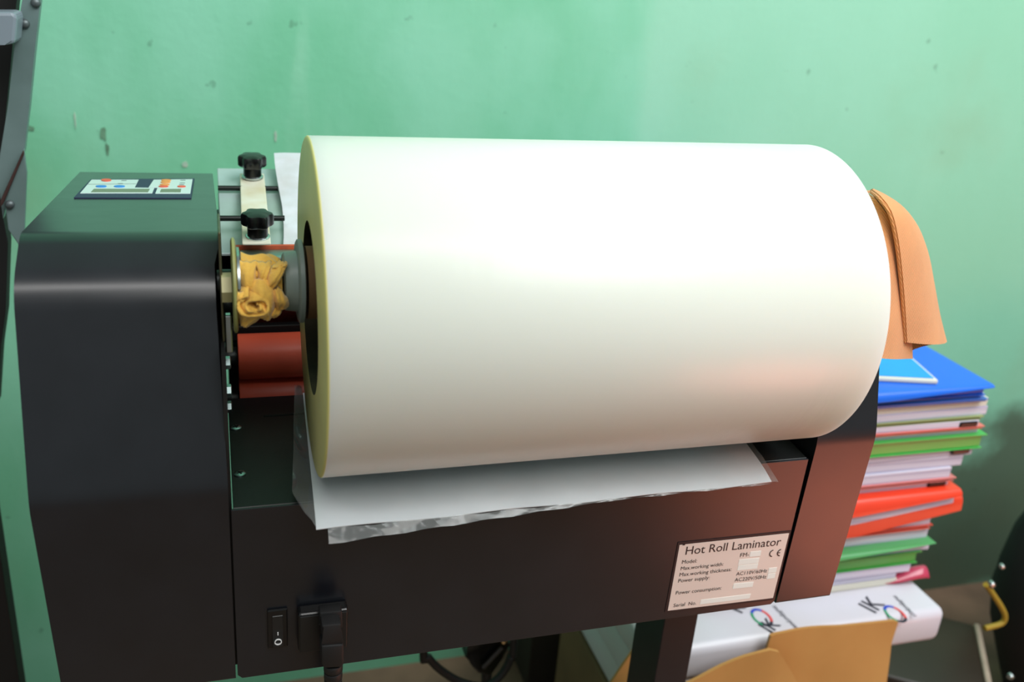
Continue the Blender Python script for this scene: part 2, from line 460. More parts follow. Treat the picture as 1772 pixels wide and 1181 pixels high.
# deck plate in front of the rollers
bm = bmesh.new()
hexa(bm, [(.002, .0025, HP - .002), (fx1t, .0025, HP - .002), (.452, .168, HP - .002), (.002, .168, HP - .002),
          (.002, .0025, HP), (fx1t, .0025, HP), (.452, .168, HP), (.002, .168, HP)], .0004, 1)
deck = obj('deck_plate', bm, M_BLACK2, lam)
s = onz(483, 719, HP)
bm = bmesh.new(); box(bm, s.x - .012, s.x + .03, s.y - .0012, s.y + .0012, HP - .001, HP + .0003)
obj('slot', bm, mat('slot_black', (4, 4, 4), .8), deck)
for px, py in ((408, 741), (415, 821)):
    c = onz(px, py, HP); bm = bmesh.new()
    lathe(bm, c, (0, 0, 1), [(0, 0), (0, .0042), (.0008, .0042), (.0013, .0030), (.0014, .0012), (.0008, .001), (.0008, 0)], 20)
    for a in (.5, .5 + math.pi / 2):
        d = Vector((math.cos(a), math.sin(a), 0)) * .0022; q = Vector((-d.y, d.x, 0)) * .22
        prism(bm, [c + d + q + Vector((0, 0, .0012)), c - d + q + Vector((0, 0, .0012)), c - d - q + Vector((0, 0, .0012)), c + d - q + Vector((0, 0, .0012))], (0, 0, .0006), mi=1)
    obj('deck_screw', bm, [M_ZINC, M_BLACK2], lam, True)

# rollers
def roller(y, z, r, mt, name):
    bm = bmesh.new(); cyl(bm, (.0112, y, z), (.43, y, z), r, 40, .0012)
    o = obj(name, bm, mt, lam, True)
    bm = bmesh.new(); cyl(bm, (.0005, y, z), (.0112, y, z), r * .45, 20, .0005); obj('journal', bm, M_ROD, o, True)
roller(.190, .166, .019, M_REDRUB, 'pull_roller'); roller(.190, .128, .0188, M_REDRUB, 'pull_roller')
M_DKRED = mat('dark_red_roller', (130, 44, 34), .5, var=.25, vscale=20)
roller(.262, .186, .026, M_DKRED, 'heat_roller')
bm = bmesh.new(); box(bm, .006, .43, .214, .222, .170, .1835, .001); obj('scraper_bar', bm, M_BLACK2, lam)
# shiny heater housing with a red sealed rim
bm = bmesh.new(); box(bm, .0145, .43, .194, .2152, .236, .2505, .002); obj('heater_cover', bm, M_ZINC, lam)
bm = bmesh.new(); box(bm, .0125, .43, .2155, .2185, .2, .2535, .0008); obj('red_heater_rim', bm, mat('rust_red_rim', (150, 62, 40), .5, col2=(196, 84, 40), vscale=120), lam)
bm = bmesh.new(); box(bm, .0125, .0143, .199, .2152, .232, .2530, .0006); obj('red_heater_rim', bm, MATS['rust_red_rim'], lam)
# sloping cover sheet behind, with two rods and the white clamp bar
bm = bmesh.new()
hexa(bm, [(.0015, .222, .2425), (.434, .222, .2425), (.434, .385, .277), (.0015, .385, .277), (.0015, .222, .245), (.434, .222, .245), (.434, .385, .2795), (.0015, .385, .2795)], .0005, 1)
obj('rear_cover_sheet', bm, mat('pale_rear_cover', (176, 196, 198), .35, metal=.15, col2=(140, 156, 146), vscale=9), lam)
for px, py, y in ((420, 326, .332), (430, 378, .252)):
    c = ony(px, py, y); bm = bmesh.new(); cyl(bm, (.0013, y, c.z), (.0545, y, c.z), .0024, 14)
    obj('guide_rod', bm, M_ROD, lam, True)
bm = bmesh.new()
b0 = [ony(419, 421, .200), ony(469, 421, .200), ony(457, 300, .366), ony(415, 300, .366)]
up3 = Vector((0, 0, .002)); hexa(bm, [p - up3 for p in b0] + b0, .0008, 2)
obj('clamp_bar', bm, M_BARW, lam)
def knob(px, py, y, tilt=0):
    base = ony(px, py, y); axis = Vector((tilt, -.10, 1)).normalized(); a, u, v = frame_of(axis)
    seg = 72; bm = bmesh.new(); rings = []
    for t, r, lobe in ((0.0105, .0078, .02), (.0108, .0108, .10), (.0120, .0117, .105), (.0190, .0117, .105), (.0208, .0109, .09), (.0215, .0088, .06), (.0220, .004, .01)):
        rings.append([bm.verts.new(base + a * t + (u * math.cos(2 * math.pi * k / seg) + v * math.sin(2 * math.pi * k / seg)) * (r * (1 + lobe * math.cos(6 * 2 * math.pi * k / seg)))) for k in range(seg)])
    for A, B in zip(rings, rings[1:]):
        for k in range(seg): bm.faces.new((A[k], A[(k + 1) % seg], B[(k + 1) % seg], B[k]))
    bm.faces.new(rings[-1]); bm.faces.new(rings[0])
    lathe(bm, base, axis, [(.0015, .0082), (.011, .0080)], 32)
    o = obj('star_knob', bm, M_PLASTIC, lam, True)
    bm = bmesh.new(); lathe(bm, base, axis, [(0, 0), (0, .0096), (.0014, .0098), (.002, .009), (.002, 0)], 32); obj('washer', bm, M_STEEL, o, True)
knob(437, 307, .352); knob(446, 411, .213)

# supply shaft: bracket, olive washer, cream nut, grey core chuck
SY, SZ = .0426, .2822
bm = bmesh.new(); cyl(bm, (-.002, SY, SZ), (.445, SY, SZ), .0075, 24); obj('supply_shaft', bm, M_ROD, lam, True)
bm = bmesh.new(); lathe(bm, (.0068, SY, SZ - .003), (1, 0, 0), [(0, .008), (0, .0285), (.0008, .0305), (.0022, .0305), (.003, .0285), (.003, .008)], 48, closed=True)
obj('friction_washer', bm, M_OLIVE, lam, True)
bm = bmesh.new(); lathe(bm, (.0102, SY, SZ - .001), (1, 0, 0), [(0, .008), (0, .0225), (.0016, .0225), (.0016, .008)], 48, closed=True)
obj('steel_washer', bm, M_STEEL, lam, True)
bm = bmesh.new(); lathe(bm, (.0005, SY - .012, SZ), (1, 0, 0), [(0, 0), (0, .0095), (.006, .0095), (.006, 0)], 6)
obj('cream_nut', bm, M_CREAM, lam)
bm = bmesh.new(); box(bm, -.0005, .0012, .03, .075, .245, .318, .001); obj('shaft_bracket', bm, mat('tarnished_steel', (120, 116, 92), .4, metal=.8, col2=(80, 72, 52), vscale=60), lam)
bm = bmesh.new(); box(bm, .0013, .006, .034, .040, .236, .262, .001); obj('spring_clip', bm, M_STEEL, lam)
for z, y in ((.218, .06), (.197, .06), (.165, .10)):
    bm = bmesh.new(); lathe(bm, (.0, y, z), (1, 0, 0), [(0, 0), (0, .0045), (.004, .0045), (.0046, .003), (.0046, 0)], 6); obj('side_bolt', bm, M_ZINC, lam)
bm = bmesh.new()
lathe(bm, (.0385, SY, SZ - .001), (1, 0, 0), [(0, .0078), (0, .0175), (.001, .0188), (.0085, .0198), (.0088, .0255), (.0096, .0272), (.0122, .0272), (.0130, .0255), (.0132, .0078)], 56, closed=True)
obj('core_chuck', bm, M_GREYPL, lam, True)
bm = bmesh.new(); c = ony(25, 643, .10)
lathe(bm, (-.1165, .05, .205), (-1, 0, 0), [(0, 0), (0, .0042), (.004, .0042), (.005, .003), (.005, 0)], 16); obj('side_screw', bm, M_STEEL, lam, True)

bm = bmesh.new(); lathe(bm, (.4962, .078, .298), (1, 0, 0), [(0, 0), (0, .0225), (.002, .024), (.006, .024), (.008, .0225), (.008, .014), (.015, .013), (.015, 0)], 40)
obj('shaft_end_hub', bm, M_GREYPL, lam, True)
# keypad panel on the end cover
def T(cx, cy, lift=0.0):
    return onp(120 + cx * .15801, 280 + cy * .15801, TOPP, TOPN) + TOPN * (lift if TOPN.z > 0 else -lift)
UPN = TOPN if TOPN.z > 0 else -TOPN
def tp(poly, lift, th, mt, name, parent):
    bm = bmesh.new(); prism(bm, [T(x, y, lift) for x, y in poly], UPN * th); return obj(name, bm, mt, parent)
kp = tp([(235, 203), (1370, 194), (1335, 408), (50, 405)], .0001, .0008, M_NAVY, 'keypad_panel', lam)
tp([(245, 213), (760, 213), (716, 300), (932, 304), (908, 362), (120, 362)], .0009, .0004, M_PANELW, 'white_field', kp)
tp([(925, 213), (1350, 207), (1325, 365), (942, 365), (968, 300), (868, 300)], .0009, .0004, M_PANELW, 'white_field', kp)
tp([(272, 318), (882, 318), (862, 353), (238, 353)], .0013, .0003, M_LCD, 'display_window', kp)
tp([(1008, 320), (1226, 318), (1219, 353), (994, 353)], .0013, .0003, M_LCD, 'display_window', kp)
def oval(cx, cy, rx, ry): return [(cx + rx * math.cos(2 * math.pi * k / 20), cy + ry * math.sin(2 * math.pi * k / 20)) for k in range(20)]
tp(oval(406, 222, 56, 13), .0013, .0006, M_BTNR, 'red_button', kp)
tp(oval(350, 291, 60, 10), .0013, .0006, M_BTNB, 'blue_button', kp); tp(oval(550, 291, 60, 10), .0013, .0006, M_BTNB, 'blue_button', kp)
tp(oval(1062, 224, 54, 10), .0013, .0006, M_BTNO, 'orange_button', kp); tp(oval(1054, 245, 54, 9), .0013, .0006, M_BTNO, 'orange_button', kp)
tp(oval(1046, 271, 54, 8), .0013, .0006, M_BTNO, 'orange_button', kp); tp(oval(1032, 291, 54, 8), .0013, .0006, M_BTNR, 'red_button', kp)
tp(oval(1230, 291, 46, 8), .0013, .0006, M_BTNR, 'red_button', kp)
M_GREYINK = mat('grey_ink', (120, 132, 132), .5)
for cx, cy in ((600, 224), (560, 258), (1246, 220), (1240, 250), (1232, 268)): tp([(cx - 28, cy - 4), (cx + 28, cy - 4), (cx + 26, cy + 4), (cx - 30, cy + 4)], .0013, .0001, M_GREYINK, 'print_mark', kp)
tp([(205, 264), (730, 258), (728, 262), (203, 268)], .0013, .0001, M_GREYINK, 'print_mark', kp)

# rating label on the front panel
def Lb(cx, cy, lift=0.0):
    p = ony(1130 + cx * .18059, 900 + cy * .18059, 0); p.y -= lift; return p
def lp(poly, lift, th, mt, name, parent):
    bm = bmesh.new(); prism(bm, [Lb(x, y, lift) for x, y in poly], (0, -th, 0)); return obj(name, bm, mt, parent)
lab = lp([(238, 215), (1322, 103), (1155, 765), (110, 885)], .0001, .0004, M_INK, 'rating_label', lam)
lp([(252, 238), (1300, 125), (1146, 745), (138, 868)], .0005, .0002, M_LABEL, 'label_field', lab)
ZUP = (0, 0, 1)
def lt(s, a, b, bold=0.0, h=None):
    o = obj('lettering', text_bm(s, Lb(*a, .0009), Lb(*b, .0009), ZUP, h, bold), M_INK, lab); return o
lt('Hot Roll Laminator', (305, 330), (1215, 238)); lt('Model:', (272, 417), (415, 403)); lt('Max.working width:', (260, 478), (668, 434))
lt('Max.working thickness:', (248, 538), (745, 485)); lt('Power supply:', (236, 597), (536, 563)); lt('Power consumption:', (212, 712), (648, 663))
lt('Serial  No.', (190, 832), (408, 806)); lt('FM-', (828, 353), (912, 344)); lt('AC110V/60Hz', (790, 530), (1085, 497)); lt('AC220V/50Hz', (776, 588), (1078, 555))
lt('-', (275, 258), (300, 254))
# CE mark: arcs
def arc_mark(cx, cy, bar):
    bm = bmesh.new(); c = Lb(cx, cy, .0009); r0, r1 = .0026, .0035
    a0, a1 = R(95), R(265); n = 14; poly = []
    for k in range(n + 1): a = a0 + (a1 - a0) * k / n; poly.append(c + Vector((math.cos(a) * r1 + .0022, 0, math.sin(a) * r1)))
    for k in range(n + 1): a = a1 + (a0 - a1) * k / n; poly.append(c + Vector((math.cos(a) * r0 + .0022, 0, math.sin(a) * r0)))
    prism(bm, poly, (0, -.0001, 0))
    if bar: box(bm, c.x - .0008, c.x + .0016, c.y - .0001, c.y, c.z - .0004, c.z + .0004)
    return obj('conformity_mark', bm, M_INK, lab)
arc_mark(1122, 318, False); arc_mark(1196, 311, True)
for q in ([(930, 302), (1032, 293), (1023, 340), (920, 350)], [(822, 378), (1015, 359), (1004, 408), (810, 428)], [(813, 434), (1003, 414), (993, 462), (802, 481)],
          [(1108, 459), (1184, 451), (1174, 497), (1096, 506)], [(1098, 513), (1170, 505), (1160, 553), (1084, 563)], [(768, 609), (960, 590), (948, 637), (757, 657)],
          [(455, 763), (932, 705), (920, 748), (443, 806)]):
    lp(q, .0007, .0002, M_LABELW, 'blank_patch', lab)

# rocker switch and mains inlet
sw = [ony(462, 1055, 0), ony(497, 1051, 0), ony(499, 1116, 0), ony(465, 1120, 0)]
x0, x1, z0, z1 = sw[0].x, sw[1].x, sw[2].z, sw[0].z
bm = bmesh.new(); box(bm, x0, x1, -.0022, -.0001, z0, z1, .0008); swo = obj('rocker_switch', bm, M_PLASTIC, lam)
bm = bmesh.new()
xm0, xm1, zm = x0 + .0032, x1 - .0032, (z0 + z1) / 2
prism(bm, [(xm0, -.0010, z0 + .003), (xm0, -.0048, z0 + .003), (xm0, -.0030, zm), (xm0, -.0028, z1 - .005), (xm0, -.0010, z1 - .004)], (xm1 - xm0, 0, 0), bevel=.0004)
obj('rocker', bm, mat('rocker_plastic', (26, 26, 26), .3), swo)
xc = (xm0 + xm1) / 2
bm = bmesh.new(); box(bm, xc - .0003, xc + .0003, -.0042, -.0036, z0 + .0125, z0 + .0150); obj('on_mark', bm, M_WHITEINK, swo)
bm = bmesh.new(); lathe(bm, (xc, -.0046, z0 + .0075), (0, -1, 0), [(0, .0019), (.0008, .0019), (.0008, .0025), (0, .0025)], 28, closed=True); obj('off_mark', bm, M_WHITEINK, swo)
ix0, ix1, iz0, iz1 = .0418, .0762, .0245, .0578
bm = bmesh.new(); box(bm, ix0, ix1, -.011, -.0001, iz0, iz1, .0022, 3); inl = obj('mains_inlet', bm, M_PLASTIC, lam)
bm = bmesh.new(); box(bm, ix0 + .001, ix1 - .001, -.0125, -.0112, iz0 + .0012, iz1 - .0012, .0006); obj('face_plate', bm, mat('inlet_face', (20, 20, 20), .4), inl)
# crumbs on the front panel
M_SPECK = mat('dust_speck', (190, 180, 160), .8)

# power cord plugged into the inlet
pc = thing('mains_lead', 'black power cord plugged into the inlet beside the rocker switch', 'power cord', (.066, -.03, -.3))
M_PLUG = mat('plug_plastic', (17, 17, 18), .5, var=.2, vscale=30)
def plug_block(poly, y, depth, bev, name):
    bm = bmesh.new(); prism(bm, [ony(a, c, y) for a, c in poly], (0, depth, 0), bevel=bev); return obj(name, bm, M_PLUG, pc, True)
plug_block([(553, 1062), (592, 1058), (594, 1088), (556, 1092)], -.0225, .0097, .0012, 'plug_shroud')
plug_block([(557, 1084), (591, 1081), (592, 1113), (594, 1118), (559, 1122), (560, 1114)], -.033, .020, .0012, 'plug_body')
plug_block([(556, 1120), (595, 1117), (596, 1150), (592, 1156), (562, 1158), (557, 1153)], -.0345, .014, .0016, 'plug_neck')
cx_, cz_ = ony(577, 1150, -.0285).x, ony(577, 1150, -.0285).z
bm = bmesh.new()
for k in range(5): cyl(bm, (cx_, -.0275, cz_ - k * .0066), (cx_, -.0275, cz_ - .0058 - k * .0066), .0066 - k * .0002, 18, .0006)
obj('strain_relief', bm, M_RUBBER, pc, True)
bm = bmesh.new(); tube(bm, smooth_path([(cx_, -.0275, cz_ - .004), (cx_, -.0275, -.06), (.066, -.025, -.2), (.07, 0, -.45), (.09, .06, -.62), (.16, .2, -.672), (.3, .3, -.6745)], 8), .0054, 12)
obj('cable', bm, M_RUBBER, pc, True)

# stand under the laminator
st = thing('laminator_stand', 'black square-tube stand carrying the laminator', 'stand', (.19, .15, FLOOR))
M_STAND = mat('black_stand_paint', (30, 30, 34), .4, var=.25, vscale=25)
def post(x0, x1):
    bm = bmesh.new(); box(bm, x0, x1, .10, .155, FLOOR + .04, -.003, .001); obj('post', bm, M_STAND, st)
    bm = bmesh.new(); box(bm, x0 - .002, x1 + .002, -.12, .158, FLOOR, FLOOR + .04, .003); obj('foot_bar', bm, M_STAND, st)
post(.394, .430); post(-.09, -.054)
bm = bmesh.new(); box(bm, -.0535, .3935, .115, .145, -.63, -.60, .001); obj('cross_bar', bm, M_STAND, st)

# ================================================================== FILM ROLL
ra = Vector((.0557, .0426, .2623)); rb = Vector((.4216, .0383, .2652)); RR = .1115; HR = .0575
fr = thing('film_roll', 'large glossy white roll of laminating film on the laminator', 'film roll', (ra + rb) / 2)
mt = bpy.data.materials.new('clear_film_winding'); mt.use_nodes = True
nt = mt.node_tree; b = nt.nodes['Principled BSDF']; N = nt.nodes.new; Lk = nt.links.new
b.inputs['Base Color'].default_value = (*srgb((222, 226, 217)), 1); b.inputs['Roughness'].default_value = .38
b.inputs['Coat Weight'].default_value = .3; b.inputs['Coat Roughness'].default_value = .26
b.inputs['Subsurface Weight'].default_value = .75; b.inputs['Subsurface Radius'].default_value = (1.0, .95, .8); b.inputs['Subsurface Scale'].default_value = .05
tc = N('ShaderNodeTexCoord'); mp = N('ShaderNodeMapping'); mp.inputs['Scale'].default_value = (2.2, 1, 1); Lk(tc.outputs['Object'], mp.inputs[0])
n1 = N('ShaderNodeTexNoise'); n1.inputs['Scale'].default_value = 9; n1.inputs['Detail'].default_value = 4; n1.inputs['Distortion'].default_value = .6; Lk(mp.outputs[0], n1.inputs['Vector'])
mp2 = N('ShaderNodeMapping'); mp2.inputs['Scale'].default_value = (60, 3, 3); Lk(tc.outputs['Object'], mp2.inputs[0])
n2 = N('ShaderNodeTexNoise'); n2.inputs['Scale'].default_value = 2.2; Lk(mp2.outputs[0], n2.inputs['Vector'])
ad = N('ShaderNodeMath'); ad.operation = 'MULTIPLY_ADD'; Lk(n2.outputs[0], ad.inputs[0]); ad.inputs[1].default_value = .06; Lk(n1.outputs[0], ad.inputs[2])
bp = N('ShaderNodeBump'); bp.inputs['Strength'].default_value = .3; bp.inputs['Distance'].default_value = .012; Lk(ad.outputs[0], bp.inputs['Height'])
Lk(bp.outputs[0], b.inputs['Coat Normal'])
M_FILM = mt
M_FILMEND = mat('film_end_grain', (228, 222, 150), .45, sss=.3, var=.14, vscale=14, bump=.1, bscale=300, stretch=(.2, 1, 1))
M_FILMRIM = mat('film_edge_rim', (236, 226, 140), .4, var=.1)
LEN = (rb - ra).length
bm = bmesh.new()
prof = [(.0, HR), (0, RR - .0022), (.0006, RR - .0006), (.0014, RR), (LEN - .0014, RR), (LEN - .0004, RR - .0006), (LEN, RR - .002), (LEN, HR)]
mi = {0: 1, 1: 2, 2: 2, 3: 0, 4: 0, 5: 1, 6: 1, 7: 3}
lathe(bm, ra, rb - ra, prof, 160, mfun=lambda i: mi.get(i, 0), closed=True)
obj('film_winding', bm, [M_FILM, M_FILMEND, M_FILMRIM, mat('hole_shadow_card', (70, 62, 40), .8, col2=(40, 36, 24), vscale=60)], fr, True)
M_CORE = mat('brown_card_core', (122, 92, 56), .75, var=.25, vscale=30)
bm = bmesh.new()
lathe(bm, (.0530, SY, SZ - .002), (1, 0, 0), [(0, .0082), (0, .0238), (LEN - .002, .0238), (LEN - .002, .0082)], 48, closed=True)
obj('card_core', bm, M_CORE, fr, True)
bm = bmesh.new()
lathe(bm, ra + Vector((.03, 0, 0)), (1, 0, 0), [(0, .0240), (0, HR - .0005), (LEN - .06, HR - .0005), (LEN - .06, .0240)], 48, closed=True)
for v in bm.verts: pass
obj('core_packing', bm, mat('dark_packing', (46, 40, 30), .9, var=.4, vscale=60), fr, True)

# ================================================================== SHEETS
M_PAPER = mat('white_laminated_paper', (214, 220, 224), .22, col2=(198, 204, 208), vscale=12, coat=.5, coat_rough=.12)
M_CLEAR = film_material('clear_film_margin', .13)
SZT = .1425
def bil(a, b, c, d, u, v): return a * (1 - u) * (1 - v) + b * u * (1 - v) + c * u * v + d * (1 - u) * v
fl, frr = onz(547, 910, SZT), onz(1336, 830, SZT)
bl = onz(520, 662, SZT); br = fl + (bl - fl).normalized() * 0; br = onz(1297, 768, SZT); br = frr + (br - frr) * ((bl.y - fl.y) / (br.y - frr.y))
br.x = min(br.x, .42); bl.y = br.y = .164
sh = thing('laminated_sheet', 'white laminated paper sheet with clear film edges hanging out under the film roll', 'sheet', (.22, .06, .139))
def front_z(p):  # sags a little beyond the front edge
    return SZT + (-.0025 * (max(0, -p.y) / .03) ** 2)
bm = bmesh.new(); G = []
for i in range(25):
    row = []
    for j in range(41):
        p = bil(fl, frr, br, bl, j / 40, i / 24); p.z = front_z(p) + .0006 * math.sin(j * .5 + i * .2) * (1 - i / 24)
        row.append(p)
    G.append(row)
sheet(bm, G, .0006); obj('paper', bm, M_PAPER, sh, True)
# left film margin, crumpled
random.seed(3); bm = bmesh.new(); G = []
Lq = [(547, 912), (546, 895), (541, 840), (535, 780), (530, 730), (524, 690), (521, 664)]
Lo = [(540, 908), (509, 868), (506, 840), (508, 780), (508, 740), (509, 705), (510, 672)]
Lqp = smooth_path([onz(x, y, SZT) for x, y in Lq], 5); Lop = smooth_path([onz(x, y, SZT) for x, y in Lo], 5)
for i, (p, q) in enumerate(zip(Lqp, Lop)):
    row = []
    for j in range(9):
        u = j / 8; c = p.lerp(q, u); w = noise.noise(Vector((c.x * 160, c.y * 40, 3.3)))
        c.z = SZT - .0004 + .0045 * w * u + .003 * u; row.append(c)
    G.append(row)
sheet(bm, G); obj('film_margin', bm, M_CLEAR, sh, 'all')
# front film margin and right film margin
bm = bmesh.new(); G = []
for j in range(33):
    u = .022 + .978 * j / 32; a = fl.lerp(frr, u); a.z = front_z(a) - .0006
    wdt = .0085 * max(0, 1 - u / .62) + .0008
    rowx = []
    for k in range(4):
        t = k / 3; rowx.append(a + Vector((0, -wdt * t * .8, -wdt * t * .75 + .0006 * math.sin(j * 1.7 + k))))
    G.append(rowx)
sheet(bm, G); obj('film_margin', bm, M_CLEAR, sh, 'all')
bm = bmesh.new(); G = []
for i in range(13):
    a = frr.lerp(br, i / 12); a.z = front_z(a)
    G.append([a + Vector((t * (.0055 if i < 9 else .004), -.001 * t * (i == 0), .0004 * math.sin(i * 2.3 + t * 3))) for t in (0, .5, 1)])
sheet(bm, G); obj('film_margin', bm, M_CLEAR, sh, 'all')

# rear film and paper leaving over the back
rs = thing('rear_laminated_sheet', 'crinkled white laminated sheet coming out at the rear behind the film roll', 'sheet', (.22, .32, .25))
random.seed(9); bm = bmesh.new(); G = []
for i in range(25):
    v = i / 24; px = 490 - 12 * v; py = 430 - 166 * v
    a = ony(px + (4 * math.sin(v * 5)), py, .220 + .165 * v); row = []
    for j in range(40):
        u = j / 39; x = a.x + u * (.42 - a.x)
        row.append(Vector((x, a.y, a.z + .0022 * noise.noise(Vector((x * 60, a.y * 60, 1.0))))))
    G.append(row)
sheet(bm, G, .0006); obj('paper', bm, mat('crinkled_white_paper', (206, 206, 216), .3, col2=(190, 186, 190), vscale=40, coat=.4, bump=.5, bscale=50), rs, True)

# ================================================================== RAGS
M_YRAG = mat('yellow_flannel_rag', (242, 190, 82), .85, var=.18, vscale=90, sheen=.4, bump=.4, bscale=500)
bm = bmesh.new()
# wrap around the shaft, gathered in pleats
seg = 96; rings = []
for i in range(17):
    t = i / 16; x = .0128 + t * .0245; ring = []
    for k in range(seg):
        a = 2 * math.pi * k / seg
        r = .0168 - .0035 * t + .0013 * math.sin(a * 5 + t * 3.0) + .0008 * math.sin(a * 11 - t * 4) + .0015 * math.sin(t * 8 + a * 2)
        ring.append(bm.verts.new((x, SY + math.cos(a) * r, SZ + math.sin(a) * r)))
    rings.append(ring)
for A, B in zip(rings, rings[1:]):
    for k in range(seg): bm.faces.new((A[k], A[(k + 1) % seg], B[(k + 1) % seg], B[k]))
bm.faces.new(rings[0]); bm.faces.new(rings[-1])
YF = SY - .022
def pleat(left, right, bulge, th=.0022, nj=13, tw=0.0):
    """cloth fold between two pixel curves (x, y, depth) that bulges towards the room"""
    A = resample(smooth_path([ony(*p) for p in left], 6), 18); B = resample(smooth_path([ony(*p) for p in right], 6), 18); G = []
    for i, (p, q) in enumerate(zip(A, B)):
        t = i / 17; row = []
        for j in range(nj):
            u = j / (nj - 1); c = p.lerp(q, u); w = math.sin(math.pi * u) ** .7 * bulge * (.55 + .45 * math.sin(math.pi * min(1, t * 1.1 + .1)))
            c += Vector((0, -w, .0)) + Vector((0, -.0006 * math.sin(u * 14 + t * 6), .0004 * math.sin(u * 17 + i)))
            row.append(c)
        G.append(row)
    thick(bm, G, (0, th, 0))
# long pleats falling from the top of the wrap
pleat([(410, 450, YF + .012), (412, 480, YF + .006), (420, 505, YF + .004), (428, 520, YF + .004)], [(446, 452, YF + .012), (442, 470, YF + .005), (446, 500, YF + .003), (452, 522, YF + .004)], .006)
pleat([(440, 452, YF + .012), (446, 470, YF + .006), (447, 490, YF + .003)], [(470, 452, YF + .014), (468, 470, YF + .007), (462, 495, YF + .003)], .005)
# knot belly
pleat([(434, 480, YF + .006), (432, 505, YF + .001), (446, 540, YF + .002), (456, 552, YF + .006)], [(464, 478, YF + .006), (476, 505, YF + .002), (476, 535, YF + .003), (470, 550, YF + .006)], .009)
# short end sticking up to the right
pleat([(470, 462, YF + .006), (464, 480, YF + .002), (458, 500, YF + .003)], [(498, 456, YF + .006), (488, 480, YF + .003), (472, 508, YF + .004)], .006)
pleat([(484, 451, YF + .012), (477, 458, YF + .006), (470, 463, YF + .004)], [(496, 453, YF + .012), (498, 458, YF + .006), (496, 462, YF + .004)], .005)
# right lower tail
pleat([(470, 500, YF + .003), (472, 520, YF + .001), (478, 536, YF + .005)], [(482, 496, YF + .003), (499, 520, YF + .001), (500, 531, YF + .005)], .006)
pleat([(462, 530, YF + .006), (462, 545, YF + .005), (468, 550, YF + .008)], [(486, 528, YF + .006), (488, 540, YF + .005), (482, 547, YF + .008)], .004)
# rolled-up end, like a rose
def spiral(cx, cy, d, r0, turns, depth, th, sq=.8):
    c = ony(cx, cy, d); G = []; n = int(turns * 26)
    for i in range(n + 1):
        a = -2 * math.pi * i / 26 + 1.2; r = r0 * (.14 + .86 * i / n)
        p = c + Vector((math.cos(a) * r * 1.1, 0, math.sin(a) * r * sq))
        w = .0015 * math.sin(a * 3)
        G.append([p + Vector((0, -.006 + w, -.001)), p + Vector((.0005, depth * .5, .002)), p + Vector((.002, depth, .004))])
    sheet(bm, G, th)
spiral(441, 524, YF - .004, .0092, 1.9, .012, .0016)
# loose wavy flap below and left of the rose
pleat([(404, 512, YF - .002), (409, 530, YF - .003), (413, 548, YF), (416, 563, YF + .002)], [(432, 520, YF - .003), (446, 535, YF - .006), (456, 546, YF - .003), (430, 566, YF + .002)], .005)
pleat([(404, 511, YF - .003), (412, 507, YF - .006), (424, 508, YF - .006)], [(410, 530, YF - .004), (420, 524, YF - .005), (430, 520, YF - .006)], .004)
pleat([(448, 520, YF - .006), (452, 535, YF - .008), (446, 548, YF - .004)], [(464, 534, YF - .004), (466, 545, YF - .005), (458, 552, YF - .002)], .003)
yr = centre(obj('yellow_rag', bm, M_YRAG, None, 'all'))
tag(yr, 'yellow cloth rag knotted round the shaft left of the film roll', 'rag')

def twill():
    mt = mat('orange_twill_cloth', (222, 152, 92), .85, var=.14, vscale=25, sheen=.3)
    nt = mt.node_tree; b = nt.nodes['Principled BSDF']; N = nt.nodes.new; L = nt.links.new
    tc = N('ShaderNodeTexCoord'); mp = N('ShaderNodeMapping'); mp.inputs['Rotation'].default_value = (R(0), R(38), 0); L(tc.outputs['Object'], mp.inputs[0])
    w = N('ShaderNodeTexWave'); w.inputs['Scale'].default_value = 210; w.bands_direction = 'X'; w.inputs['Distortion'].default_value = .4; L(mp.outputs[0], w.inputs['Vector'])
    bp = N('ShaderNodeBump'); bp.inputs['Strength'].default_value = .45; bp.inputs['Distance'].default_value = .0008
    L(w.outputs[1], bp.inputs['Height']); L(bp.outputs[0], b.inputs['Normal']); return mt
M_ORAG = twill()
def curve_y(pts, n):
    return smooth_path([ony(x, y, d) for x, y, d in pts], n)
NT = 30
hem = resample(curve_y([(1508, 333, .062), (1522, 345, .040), (1540, 372, .030), (1551, 420, .026), (1558, 480, .026), (1563, 540, .027), (1565, 575, .028), (1566, 592, .028)], 6), NT)
outr = resample(curve_y([(1509, 331, .066), (1532, 342, .066), (1560, 362, .068), (1585, 395, .070), (1602, 440, .070), (1612, 490, .070), (1622, 545, .070), (1634, 594, .070)], 6), NT)
back = resample(curve_y([(1505, 333, .075), (1515, 345, .095), (1525, 370, .10), (1535, 420, .10), (1540, 480, .10), (1545, 540, .10), (1550, 590, .095), (1552, 622, .09)], 6), NT)
bm = bmesh.new(); G = []
for i in range(NT):
    row = []; t = i / (NT - 1)
    for j in range(11):
        u = j / 10; p = hem[i].lerp(outr[i], u); p += Vector((.25, -1, .1)).normalized() * (.006 * math.sin(math.pi * u) * min(1, t * 4)); row.append(p)
    for j in range(1, 8):
        u = j / 7; p = outr[i].lerp(back[i], u); p += Vector((.5, 1, 0)).normalized() * (.008 * math.sin(math.pi * u) * min(1, t * 3)); row.append(p)
    G.append(row)
sheet(bm, G, .0022)
inn = resample(curve_y([(1500, 338, .066), (1512, 350, .046), (1528, 380, .036), (1541, 425, .031), (1550, 485, .030), (1557, 545, .030), (1561, 590, .030), (1562, 621, .030)], 6), NT)
lft = resample(curve_y([(1490, 345, .070), (1492, 360, .055), (1496, 390, .038), (1504, 430, .026), (1510, 490, .018), (1512, 550, .012), (1512, 590, .010), (1512, 619, .008)], 6), NT)
